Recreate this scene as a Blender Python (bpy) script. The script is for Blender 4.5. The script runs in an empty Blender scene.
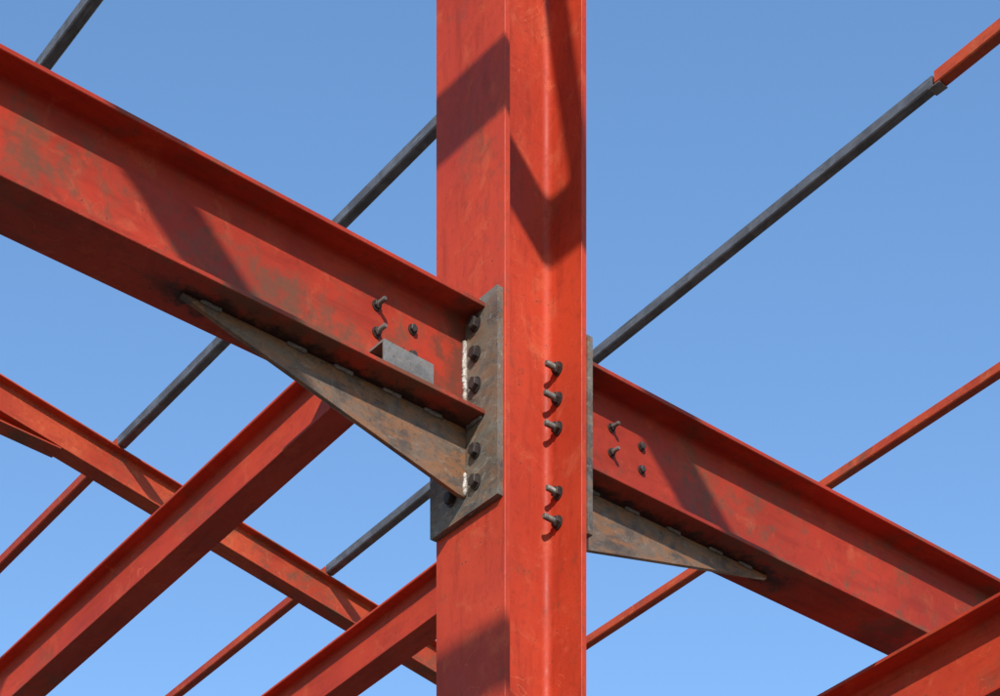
import bpy, math, random
from mathutils import Vector, Matrix
random.seed(4)
sc=bpy.context.scene
CZ=1.6   # eye height above the ground

# ---------------------------------------------------------------- materials
def new_mat(name):
    m=bpy.data.materials.new(name); m.use_nodes=True
    nt=m.node_tree
    for n in list(nt.nodes): nt.nodes.remove(n)
    out=nt.nodes.new('ShaderNodeOutputMaterial'); b=nt.nodes.new('ShaderNodeBsdfPrincipled')
    nt.links.new(b.outputs[0],out.inputs[0])
    return m,nt,b
class N:
    def __init__(s,nt): s.nt=nt
    def link(s,a,b): s.nt.links.new(a,b)
    def val(s,sock,v):
        if isinstance(v,bpy.types.NodeSocket): s.link(v,sock)
        else: sock.default_value=v
    def math(s,op,a,b=0.0,clamp=False):
        n=s.nt.nodes.new('ShaderNodeMath'); n.operation=op; n.use_clamp=clamp
        s.val(n.inputs[0],a); s.val(n.inputs[1],b); return n.outputs[0]
    def coords(s,scale=(1,1,1)):
        tc=s.nt.nodes.new('ShaderNodeTexCoord'); oi=s.nt.nodes.new('ShaderNodeObjectInfo')
        mul=s.math('MULTIPLY',oi.outputs['Random'],37.0)
        add=s.nt.nodes.new('ShaderNodeVectorMath'); add.operation='ADD'
        s.link(tc.outputs['Object'],add.inputs[0]); s.link(mul,add.inputs[1])
        mp=s.nt.nodes.new('ShaderNodeMapping'); mp.inputs['Scale'].default_value=scale
        s.link(add.outputs[0],mp.inputs[0]); return mp.outputs[0]
    def noise(s,co,scale,detail=6,rough=.6,dist=0):
        n=s.nt.nodes.new('ShaderNodeTexNoise'); s.link(co,n.inputs['Vector'])
        n.inputs['Scale'].default_value=scale; n.inputs['Detail'].default_value=detail
        n.inputs['Roughness'].default_value=rough; n.inputs['Distortion'].default_value=dist
        return n.outputs[0]
    def rng(s,v,a,b,c=0.0,d=1.0):
        n=s.nt.nodes.new('ShaderNodeMapRange'); n.interpolation_type='SMOOTHSTEP'
        s.val(n.inputs[0],v); n.inputs[1].default_value=a; n.inputs[2].default_value=b
        n.inputs[3].default_value=c; n.inputs[4].default_value=d; return n.outputs[0]
    def mix(s,f,a,b):
        n=s.nt.nodes.new('ShaderNodeMix'); n.data_type='RGBA'
        s.val(n.inputs[0],f)
        for i,c in ((6,a),(7,b)):
            if isinstance(c,bpy.types.NodeSocket): s.link(c,n.inputs[i])
            else: n.inputs[i].default_value=(*c,1)
        return n.outputs[2]
    def bump(s,h,strength,dist,bsdf):
        n=s.nt.nodes.new('ShaderNodeBump'); n.inputs['Strength'].default_value=strength
        n.inputs['Distance'].default_value=dist; s.link(h,n.inputs['Height']); s.link(n.outputs[0],bsdf.inputs['Normal'])

def paint_mat(name,base,dark,pale,burn=False,dirt=.55,wear=0.0,scr_amt=.35):
    m,nt,b=new_mat(name); k=N(nt)
    co=k.coords()
    big=k.noise(co,1.7,5,.6,.3); mid=k.noise(co,9,8,.7,.5)
    streak=k.noise(k.coords((1.2,7,7)),4,6,.6)
    col=k.mix(k.rng(big,.38,.62),base,dark)
    col=k.mix(k.math('MULTIPLY',k.rng(streak,.48,.70),.42),col,[c*.6 for c in dark])
    # faded, chalky areas
    col=k.mix(k.math('MULTIPLY',k.rng(mid,.53,.68),.30),col,pale)
    # fine mottling of a sprayed primer
    mot=k.noise(co,38,7,.75,.3)
    col=k.mix(k.math('MULTIPLY',k.rng(mot,.50,.68),.32),col,[c*.5 for c in dark])
    # scuffs : thin pale curved scratches
    for sc_,th,sd_ in (((1,.6,.8),.005,.56),((.5,1.1,.9),.003,.57)):
        d1=k.noise(k.coords((.8,1,1) if th>.004 else (1,.8,1.2)),2.9,3,.5,1.2)
        w=k.math('ABSOLUTE',k.math('SUBTRACT',k.noise(k.coords(sc_),8 if th>.004 else 15,2,.5,1.6),.5))
        scr=k.math('MULTIPLY',k.rng(w,.0,th*1.4,1,0),k.rng(d1,sd_,sd_+.1))
        col=k.mix(k.math('MULTIPLY',scr,scr_amt),col,[min(1,c*1.15) for c in pale])
    # grey-brown grime patches
    gm=k.math('ADD',k.noise(co,2.6,9,.72,.3),k.math('MULTIPLY',k.math('SUBTRACT',mot,.5),.25))
    g=k.math('MULTIPLY',k.rng(gm,.53-wear,.70-wear),dirt)
    col=k.mix(g,col,(.125,.058,.030))
    # small chips/specks
    sp=k.rng(k.noise(co,110,2,.5),.68,.75)
    col=k.mix(k.math('MULTIPLY',sp,k.rng(mid,.44,.58)),col,(.08,.03,.018))
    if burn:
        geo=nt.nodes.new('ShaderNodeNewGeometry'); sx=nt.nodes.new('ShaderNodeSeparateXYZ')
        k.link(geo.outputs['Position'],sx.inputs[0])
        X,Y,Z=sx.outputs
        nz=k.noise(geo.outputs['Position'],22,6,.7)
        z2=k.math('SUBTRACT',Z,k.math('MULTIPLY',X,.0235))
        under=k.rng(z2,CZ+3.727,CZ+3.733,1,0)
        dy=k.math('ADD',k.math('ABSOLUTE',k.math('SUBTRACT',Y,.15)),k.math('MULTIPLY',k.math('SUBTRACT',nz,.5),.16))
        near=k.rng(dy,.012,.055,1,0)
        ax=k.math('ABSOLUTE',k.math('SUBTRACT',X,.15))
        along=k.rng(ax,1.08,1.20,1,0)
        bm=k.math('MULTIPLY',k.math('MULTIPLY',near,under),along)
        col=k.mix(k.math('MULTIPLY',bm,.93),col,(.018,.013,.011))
        # soot and spatter next to the welded end plates
        ex=k.math('ADD',k.math('SUBTRACT',ax,.15),k.math('MULTIPLY',k.math('SUBTRACT',nz,.5),-.5))
        soot=k.rng(ex,.02,.17,.75,0)
        col=k.mix(soot,col,(.095,.036,.021))
    k.link(col,b.inputs['Base Color'])
    k.link(k.rng(mid,.3,.7,.46,.68),b.inputs['Roughness'])
    b.inputs['Specular IOR Level'].default_value=.25
    h=k.math('ADD',k.math('MULTIPLY',k.noise(co,60,6,.7),.35),k.noise(co,5,3,.5))
    k.bump(h,.4,.004,b)
    return m

def steel_mat(name,base,dark,rust,rust_amt=.5,metal=.35,rough=(.4,.65),stretch=(1,6,6),pale=None,scale=6,pale_amt=.6):
    m,nt,b=new_mat(name); k=N(nt)
    co=k.coords(); st=k.coords(stretch)
    n1=k.noise(co,scale,8,.7,.5); n2=k.noise(st,scale,6,.65,.9)
    col=k.mix(k.rng(n1,.38,.62),base,dark)
    col=k.mix(k.math('MULTIPLY',k.rng(n2,.43,.60),rust_amt),col,rust)
    if pale: col=k.mix(k.math('MULTIPLY',k.rng(k.noise(st,14,6,.75,.8),.54,.68),pale_amt),col,pale)
    sp=k.rng(k.noise(co,140,3,.6),.58,.70)
    col=k.mix(k.math('MULTIPLY',sp,.6),col,[c*.4 for c in dark])
    k.link(col,b.inputs['Base Color'])
    b.inputs['Metallic'].default_value=metal
    k.link(k.rng(n1,.3,.7,rough[0],rough[1]),b.inputs['Roughness'])
    k.bump(k.noise(co,70,6,.7),.3,.003,b)
    return m

RED =paint_mat('red_oxide_paint',(.47,.046,.016),(.38,.034,.013),(.55,.135,.06),dirt=.5)
REDB=paint_mat('red_oxide_paint_welded',(.40,.035,.013),(.29,.026,.011),(.48,.12,.055),burn=True,dirt=.85,wear=.05,scr_amt=.25)
REDF=paint_mat('red_oxide_paint_far',(.45,.062,.019),(.34,.036,.013),(.52,.18,.07),dirt=.8,wear=.03)
BARE=steel_mat('mill_steel_plate',(.18,.12,.08),(.078,.056,.045),(.28,.115,.042),.7,.12,(.45,.7),stretch=(1.5,5,4),pale=(.29,.245,.20),scale=9,pale_amt=.5)
PLATE=steel_mat('end_plate_steel',(.175,.145,.112),(.068,.055,.047),(.21,.10,.045),.5,.12,(.45,.7),stretch=(5,1.5,5),pale=(.31,.30,.25),scale=8)
GREY=steel_mat('galvanised_tube_steel',(.125,.128,.14),(.07,.072,.08),(.12,.09,.07),.3,.15,(.4,.6),stretch=(.35,6,6),pale=(.25,.265,.29),scale=9)
BOLT=steel_mat('bolt_steel',(.05,.042,.04),(.025,.022,.022),(.10,.045,.025),.35,.3,(.5,.7),scale=30)
THREAD=steel_mat('bolt_shank_steel',(.22,.20,.18),(.10,.09,.08),(.15,.085,.055),.35,.3,(.5,.7),scale=30)
CLIP=steel_mat('clip_steel',(.20,.185,.17),(.12,.115,.11),(.16,.10,.07),.35,.1,(.5,.7),stretch=(1,6,6),pale=(.29,.28,.26),scale=14)
WELD=steel_mat('weld_bead',(.66,.64,.60),(.20,.17,.15),(.26,.13,.07),.55,.05,(.6,.8),scale=60)

def ground_mat():
    m,nt,b=new_mat('site_ground'); k=N(nt); co=k.coords()
    c=k.mix(k.rng(k.noise(co,.35,8,.65),.35,.65),(.17,.14,.105),(.12,.097,.072))
    c=k.mix(k.rng(k.noise(co,14,6,.7),.55,.7),c,(.22,.20,.165))
    k.link(c,b.inputs['Base Color']); b.inputs['Roughness'].default_value=.95
    k.bump(k.noise(co,9,8,.7),.6,.03,b); return m
CONC=steel_mat('footing_concrete',(.36,.35,.33),(.27,.26,.25),(.25,.2,.15),.3,0,(.8,.95))

# ---------------------------------------------------------------- geometry
def link(o): sc.collection.objects.link(o); return o
def mesh_obj(name,vs,fs,mat,M=None,angle=35):
    me=bpy.data.meshes.new(name); me.from_pydata([tuple(v) for v in vs],[],fs); me.materials.append(mat)
    for p in me.polygons: p.use_smooth=True
    me.update(); me.validate()
    import bmesh
    bm=bmesh.new(); bm.from_mesh(me); bmesh.ops.recalc_face_normals(bm,faces=bm.faces); bm.to_mesh(me); bm.free()
    me.set_sharp_from_angle(angle=math.radians(angle))
    o=link(bpy.data.objects.new(name,me))
    if M is not None: o.matrix_world=M
    return o
def parent(ch,pa):
    bpy.context.view_layer.update()
    ch.parent=pa; ch.matrix_parent_inverse=pa.matrix_world.inverted(); return ch

def i_profile(h,w,tf,tw,r,c=.0015):
    """closed outline, top at z=0, centred on y=0 (rolled section with root fillets)"""
    def tip(z_out,z_in):
        s=1 if z_in<z_out else -1
        return [(w/2-c,z_out),(w/2,z_out-s*c),(w/2,z_in+s*c),(w/2-c,z_in)]
    pts=tip(0,-tf)
    for i in range(6):
        a=math.pi/2*i/5
        pts.append((tw/2+r-r*math.sin(a), -tf-r+r*math.cos(a)))
    for i in range(6):
        a=math.pi/2*(5-i)/5
        pts.append((tw/2+r-r*math.sin(a), -h+tf+r-r*math.cos(a)))
    t2=tip(-h,-h+tf)
    pts+=t2[::-1]
    left=[(-y,z) for y,z in pts][::-1]
    return pts+left
def box_profile(y0,y1,z0,z1,c=.0015):
    return [(y0+c,z0),(y1-c,z0),(y1,z0+c),(y1,z1-c),(y1-c,z1),(y0+c,z1),(y0,z1-c),(y0,z0+c)]
def extrude(name,prof,p0,p1,side,mat):
    p0=Vector(p0); p1=Vector(p1); ax=(p1-p0); L=ax.length; ax.normalize()
    side=Vector(side); up=ax.cross(side).normalized(); side=up.cross(ax).normalized()
    M=Matrix((( ax.x,side.x,up.x,p0.x),(ax.y,side.y,up.y,p0.y),(ax.z,side.z,up.z,p0.z),(0,0,0,1)))
    n=len(prof); vs=[]
    for x in (0,L): vs+=[(x,y,z) for y,z in prof]
    fs=[[i,(i+1)%n,n+(i+1)%n,n+i] for i in range(n)]+[list(range(n))[::-1],list(range(n,2*n))]
    return mesh_obj(name,vs,fs,mat,M)
def zz(p): return (p[0],p[1],p[2]+CZ)
def beam_x(name,x0,x1,y,zt,t,h,w,tf,tw,r,mat,xr=0.0):
    """I beam along x; top at zt for x=xr with slope t"""
    return extrude(name,i_profile(h,w,tf,tw,r),zz((x0,y,zt+t*(x0-xr))),zz((x1,y,zt+t*(x1-xr))),(0,1,0),mat)
def beam_y(name,y0,y1,x,zt,t,h,w,tf,tw,r,mat,yr=0.0):
    return extrude(name,i_profile(h,w,tf,tw,r),zz((x,y0,zt+t*(y0-yr))),zz((x,y1,zt+t*(y1-yr))),(-1,0,0),mat)
def tube_y(name,y0,y1,x,zb,t,s,mat,yr):
    return extrude(name,box_profile(-s/2,s/2,0,s,.006),zz((x,y0,zb+t*(y0-yr))),zz((x,y1,zb+t*(y1-yr))),(-1,0,0),mat)
def block(name,x0,x1,y0,y1,z0,z1,mat,c=.0015):
    prof=box_profile(y0-(y0+y1)/2,y1-(y0+y1)/2,z0-(z0+z1)/2,z1-(z0+z1)/2,c)
    return extrude(name,prof,zz((x0,(y0+y1)/2,(z0+z1)/2)),zz((x1,(y0+y1)/2,(z0+z1)/2)),(0,1,0),mat)
def tri_plate(name,pts,y,th,mat):
    """polygon in the xz plane, thickness in y"""
    o=Vector(zz((pts[0][0],y,pts[0][1]))); n=len(pts)
    vs=[(px-pts[0][0],-th/2,pz-pts[0][1]) for px,pz in pts]+[(px-pts[0][0],th/2,pz-pts[0][1]) for px,pz in pts]
    fs=[list(range(n)),list(range(n,2*n))[::-1]]+[[i,n+i,n+(i+1)%n,(i+1)%n] for i in range(n)]
    ob=mesh_obj(name,vs,fs,mat,Matrix.Translation(o))
    bv=ob.modifiers.new('b','BEVEL'); bv.width=.0015; bv.segments=2; bv.limit_method='ANGLE'
    return ob
def cyl(vs,fs,n,r,x0,x1,rot=0,cham=0.0):
    rings=[(x0,r)]
    rings+= [(x1-cham,r),(x1,r-cham*1.4)] if cham>0 else [(x1,r)]
    b=len(vs)
    for x,rr in rings:
        for i in range(n):
            a=2*math.pi*i/n+rot; vs.append((x,rr*math.cos(a),rr*math.sin(a)))
    for k in range(len(rings)-1):
        for i in range(n): fs.append([b+k*n+i,b+k*n+(i+1)%n,b+(k+1)*n+(i+1)%n,b+(k+1)*n+i])
    fs.append([b+i for i in range(n)][::-1]); e=b+(len(rings)-1)*n; fs.append([e+i for i in range(n)])
def bolt(name,p,d,r=.019,long=.045,head=False):
    """local +x points out of the surface"""
    vs=[];fs=[];rot=random.uniform(0,1)
    cyl(vs,fs,20,r*1.22,0,.0035)
    cyl(vs,fs,6,r,.0035,.0035+r*.9,rot,.002)
    mid=len(fs)
    if not head:
        x=.0035+r*.9
        nr=max(2,int((long-x)/.003))
        b0=len(vs); n=14; rings=[]
        for i in range(nr+1):
            rings+= [(x+i*.003,r*.56),(x+i*.003+.0015,r*.49)]
        rings.append((x+nr*.003+.004,r*.40))
        for xx,rr in rings:
            for i in range(n):
                a=2*math.pi*i/n; vs.append((xx,rr*math.cos(a),rr*math.sin(a)))
        for k in range(len(rings)-1):
            for i in range(n): fs.append([b0+k*n+i,b0+k*n+(i+1)%n,b0+(k+1)*n+(i+1)%n,b0+(k+1)*n+i])
        e=b0+(len(rings)-1)*n; fs.append([e+i for i in range(n)])
    d=Vector(d).normalized(); q=d.to_track_quat('X','Z'); M=Matrix.Translation(Vector(zz(p)))@q.to_matrix().to_4x4()
    o=mesh_obj(name,vs,fs,BOLT,M,30)
    o.data.materials.append(THREAD)
    for i,pl in enumerate(o.data.polygons):
        if i>=mid: pl.material_index=1
    return o
def bead(name,p0,p1,r,mat,seed=0,flat=1.0):
    """irregular weld run"""
    rnd=random.Random(seed); p0=Vector(zz(p0)); p1=Vector(zz(p1)); ax=p1-p0; L=ax.length; ax.normalize()
    q=ax.to_track_quat('X','Z'); M=Matrix.Translation(p0)@q.to_matrix().to_4x4()
    k=max(6,int(L/.003)); n=8; vs=[];fs=[]; slow=0
    for i in range(k+1):
        slow=slow*.8+rnd.uniform(-.12,.12)
        e=min(1,min(i,k-i)/2+.15); rr=r*e*(1+.12*math.sin(i*2.1)+slow+rnd.uniform(-.12,.12))
        oy=slow*r; oz=rnd.uniform(-.06,.06)*r
        for j in range(n):
            a=2*math.pi*j/n; vs.append((L*i/k,rr*math.cos(a)+oy,rr*math.sin(a)*flat+oz))
    for i in range(k):
        for j in range(n): fs.append([i*n+j,i*n+(j+1)%n,(i+1)*n+(j+1)%n,(i+1)*n+j])
    fs.append(list(range(n))[::-1]); fs.append([k*n+j for j in range(n)])
    return mesh_obj(name,vs,fs,mat,M,60)

# ---- main column (wide-flange, flanges face -x / +x)
def column(x,y,z0,z1,mat,name='steel_column'):
    o=extrude(name,[(a,b+.15) for a,b in i_profile(.30,.30,.019,.011,.024)],zz((x,y,z0)),zz((x,y,z1)),(0,1,0),mat)
    pl=block('base_plate',x-.22,x+.22,y-.22,y+.22,z0-.03,z0,BARE); parent(pl,o)
    ft=block('concrete_footing',x-.4,x+.4,y-.4,y+.4,z0-.30,z0-.03,CONC,.01); parent(ft,o)
    return o
COLZ=-CZ+.15
col=column(.15,.15,COLZ,8.85,RED)

IP=dict(h=.305,w=.18,tf=.0125,tw=.009,r=.016)
T=.0235
left=beam_x('steel_beam',-6.2,-.02,.15,4.03,T,mat=REDB,**IP)
right=beam_x('steel_beam',.32,7.8,.15,4.026,T,mat=REDB,**IP)
p=block('end_plate',-.02,-.0005,.008,.302,3.485,4.052,PLATE); parent(p,left)
p=block('end_plate',.3005,.32,-.003,.292,3.49,4.047,PLATE); parent(p,right)
def zbot(x,o=0): return 4.03-.305+T*x+o
h=tri_plate('haunch_plate',[(-.0205,zbot(0)-.001),(-.93,zbot(-.93)-.001),(-.93,zbot(-.93)-.010),(-.045,3.533),(-.0205,3.533)],.15,.014,BARE); parent(h,left)
h=tri_plate('haunch_plate',[(.3205,zbot(0,-.005)),(1.19,zbot(1.18,-.005)),(1.19,zbot(1.18)-.015),(.345,3.531),(.3205,3.531)],.15,.014,BARE); parent(h,right)
for i,x in enumerate((-.88,-.62,-.47,-.31,-.17)):
    w=bead('weld_stitch',(x,.1405,zbot(x)-.003),(x+.065,.1405,zbot(x+.065)-.003),.006,CLIP,i); parent(w,left)
for i,x in enumerate((.42,.58,.75,.93,1.06)):
    w=bead('weld_stitch',(x,.1405,zbot(x)-.008),(x+.06,.1405,zbot(x+.06)-.008),.0055,CLIP,i+9); parent(w,right)
w=bead('weld_run',(-.0245,.1425,3.765),(-.0245,.1425,3.965),.0068,WELD,21); parent(w,left)
w=bead('weld_run',(-.0245,.141,3.535),(-.0245,.141,3.60),.006,WELD,22); parent(w,left)
w=bead('weld_run',(-.0235,.07,3.7215),(-.0235,.138,3.7215),.006,CLIP,23); parent(w,left)
w=bead('weld_run',(.3245,.1425,3.775),(.3245,.1425,3.98),.007,WELD,24); parent(w,right)
ROWS=(3.990,3.905,3.820,3.639,3.557)
for z in ROWS:
    for y in (.098,.205):
        b=bolt('bolt',(-.0205,y,z+random.uniform(-.002,.002)),(-1,0,0),.017,.045,head=True); parent(b,left)
        b=bolt('bolt',(.2805,y,z+random.uniform(-.002,.002)),(-1,random.uniform(-.05,.05),random.uniform(-.05,.03)),.0155,.046+random.uniform(-.005,.005)); parent(b,right)
        b=bolt('bolt',(.3205,y,z),(1,0,0),.019,.045,head=True); parent(b,right)
        b=bolt('bolt',(.0195,y,z),(1,0,0),.018,.05); parent(b,left)
for x,z,hd in ((-.327,3.930,0),(-.327,3.858,0),(-.206,3.917,1),(-.206,3.846,1)):
    b=bolt('bolt',(x,.145,z),(0,-1,0),.0115,.038,head=bool(hd)); parent(b,left)
for x,z,hd in ((.529,3.944,0),(.529,3.871,0),(.650,3.936,1),(.650,3.868,1)):
    b=bolt('bolt',(x,.145,z),(0,-1,0),.0105,.033,head=bool(hd)); parent(b,right)
c1=block('clip_angle_leg',-.352,-.185,.078,.084,3.734,3.800,CLIP,.001); parent(c1,left)
c2=block('clip_angle_top',-.352,-.185,.0845,.144,3.794,3.800,CLIP,.001); parent(c2,left)

# ---- cross beams framing into the back of the main beams
SM=dict(h=.17,w=.092,tf=.009,tw=.006,r=.010)
for x,zt,e in ((-.27,3.958,.156),(.59,3.968,.156)):
    cb=beam_y('steel_cross_beam',e,7.3,x,zt,-.052,mat=RED,**SM)
    for s in (-1,1):
        pl=block('cleat_angle',x+s*.045-.03,x+s*.045+.03,.155,.163,zt-.14,zt-.03,BARE,.001); parent(pl,cb)
# ---- beam passing under the right hand beam
low=beam_y('steel_beam',-5.0,7.0,1.846,3.705,-.05,mat=RED,yr=-.3157,**dict(IP,h=.30))

# ---- roof: rafters and purlins
RW=dict(h=.22,w=.12,tf=.010,tw=.007,r=.012)
def roofz(x,y): return 8.4-.145*(x-2.321)-.05*(y-7.457)
for y in (.15,7.457,14.76):
    r_=beam_x('roof_rafter',-6.3,9.0,y,roofz(0,y),-.145,mat=REDF,**RW)
    if y>7 and y<8:
        z=lambda x:roofz(x,y)-.22
        hp=tri_plate('haunch_plate',[(1.2,z(1.2)-.002),(2.75,z(2.75)-.002),(1.2,z(1.2)-.20)],y,.010,REDF); parent(hp,r_)
        hf=extrude('haunch_flange',box_profile(-.06,.06,-.010,-.0005,.001),zz((1.2,y,z(1.2)-.20)),zz((2.73,y,z(2.73)-.004)),(0,1,0),REDF); parent(hf,r_)
TW=-.05
purl=[(-6.4,0),(-4.8,0),(-3.3,0),(-1.7,0),(-.11,0),(1.53,0),(3.153,1),(4.741,2),(6.415,3)]
for x,kind in purl:
    zb=roofz(x,7.457)+.001
    if kind==3:
        tube_y('roof_purlin',-.6,15.5,x,zb,TW,.06,REDF,7.457)
    else:
        j=2.32 if kind==2 else -.2
        near=tube_y('roof_purlin',j,7.40,x,zb,TW,.06,GREY,7.457)
        if kind==2:
            tube_y('roof_purlin',-.6,j-.02,x,zb,TW,.068,REDF,7.457)
            s=block('splice_plate',x-.033,x+.033,j-.05,j+.02,roofz(x,j)-.004,roofz(x,j)-.0005,CLIP,.001); parent(s,near)
        tube_y('roof_purlin',7.42,15.5,x,zb,TW,.06,REDF,7.457)

# ---- unseen framing above the camera; joists added to throw the diagonal shadows
ub=beam_x('steel_beam',-6.2,-.001,.15,5.70,0,mat=RED,**IP)
eb=beam_x('steel_beam',-6.2,-.001,-4.1,5.70,0,mat=RED,**IP)
for x in (-1.3,-3.1,-4.9):
    beam_y('shadow_joist',-4.3,.35,x,5.70+.141,0,mat=RED,h=.14,w=.075,tf=.008,tw=.006,r=.008)
# unseen raking brace, added for its thin shadow line on the column
extrude('shadow_brace',[(-.025,-.025),(.025,-.025),(.025,-.019),(-.019,-.019),(-.019,.025),(-.025,.025)],zz((0,-.03,6.3)),zz((-1.3,-1.98,5.725)),(0,0,1),RED)
column(.15,-4.1,COLZ,5.75,RED)
column(-6.35,-4.1,COLZ,5.75,RED)
column(-6.35,.15,COLZ,8.9+.7,RED)
for x in (-6.35,.15,9.15): 
    column(x,7.457,COLZ,roofz(x,7.457)-.2 if x<9 else 7.3,REDF)
column(7.95,.15,COLZ,8.0,RED)

# ---- ground
S=1500
g=mesh_obj('ground',[(-S,-S,0),(S,-S,0),(S,S,0),(-S,S,0)],[[0,1,2,3]],ground_mat())

# ---------------------------------------------------------------- light
sd=Vector((-.55,-.68,.48)).normalized()
el=math.asin(sd.z); rot=math.atan2(sd.x,sd.y)
w=bpy.data.worlds.new('World'); sc.world=w; w.use_nodes=True; nt=w.node_tree
bg=nt.nodes['Background']; sky=nt.nodes.new('ShaderNodeTexSky'); sky.sky_type='NISHITA'
sky.sun_disc=False; sky.sun_elevation=el; sky.sun_rotation=rot
sky.air_density=1.0; sky.dust_density=.1; sky.ozone_density=2.0; sky.altitude=0
hs=nt.nodes.new('ShaderNodeHueSaturation'); hs.inputs['Saturation'].default_value=1.12; hs.inputs['Value'].default_value=1.55
nt.links.new(sky.outputs[0],hs.inputs['Color']); nt.links.new(hs.outputs[0],bg.inputs[0]); bg.inputs[1].default_value=.15
L=bpy.data.lights.new('sun','SUN'); L.energy=5.0; L.angle=math.radians(.5); L.color=(1,.95,.87)
lo=link(bpy.data.objects.new('sun',L)); lo.rotation_euler=sd.to_track_quat('Z','Y').to_euler(); lo.location=(-10,-12,20)

# ---------------------------------------------------------------- camera (rising-front lens: verticals stay vertical)
cd=bpy.data.cameras.new('camera'); cam=link(bpy.data.objects.new('camera',cd)); sc.camera=cam
cd.sensor_width=36; cd.lens=36*2.194; cd.shift_y=1.432; cd.clip_start=.05; cd.clip_end=5000
cam.location=(-3.848,-4.537,CZ); cam.rotation_euler=(math.radians(90),0,-math.atan2(.645,.764))
sc.view_settings.view_transform='Standard'; sc.view_settings.look='None'; sc.view_settings.exposure=0
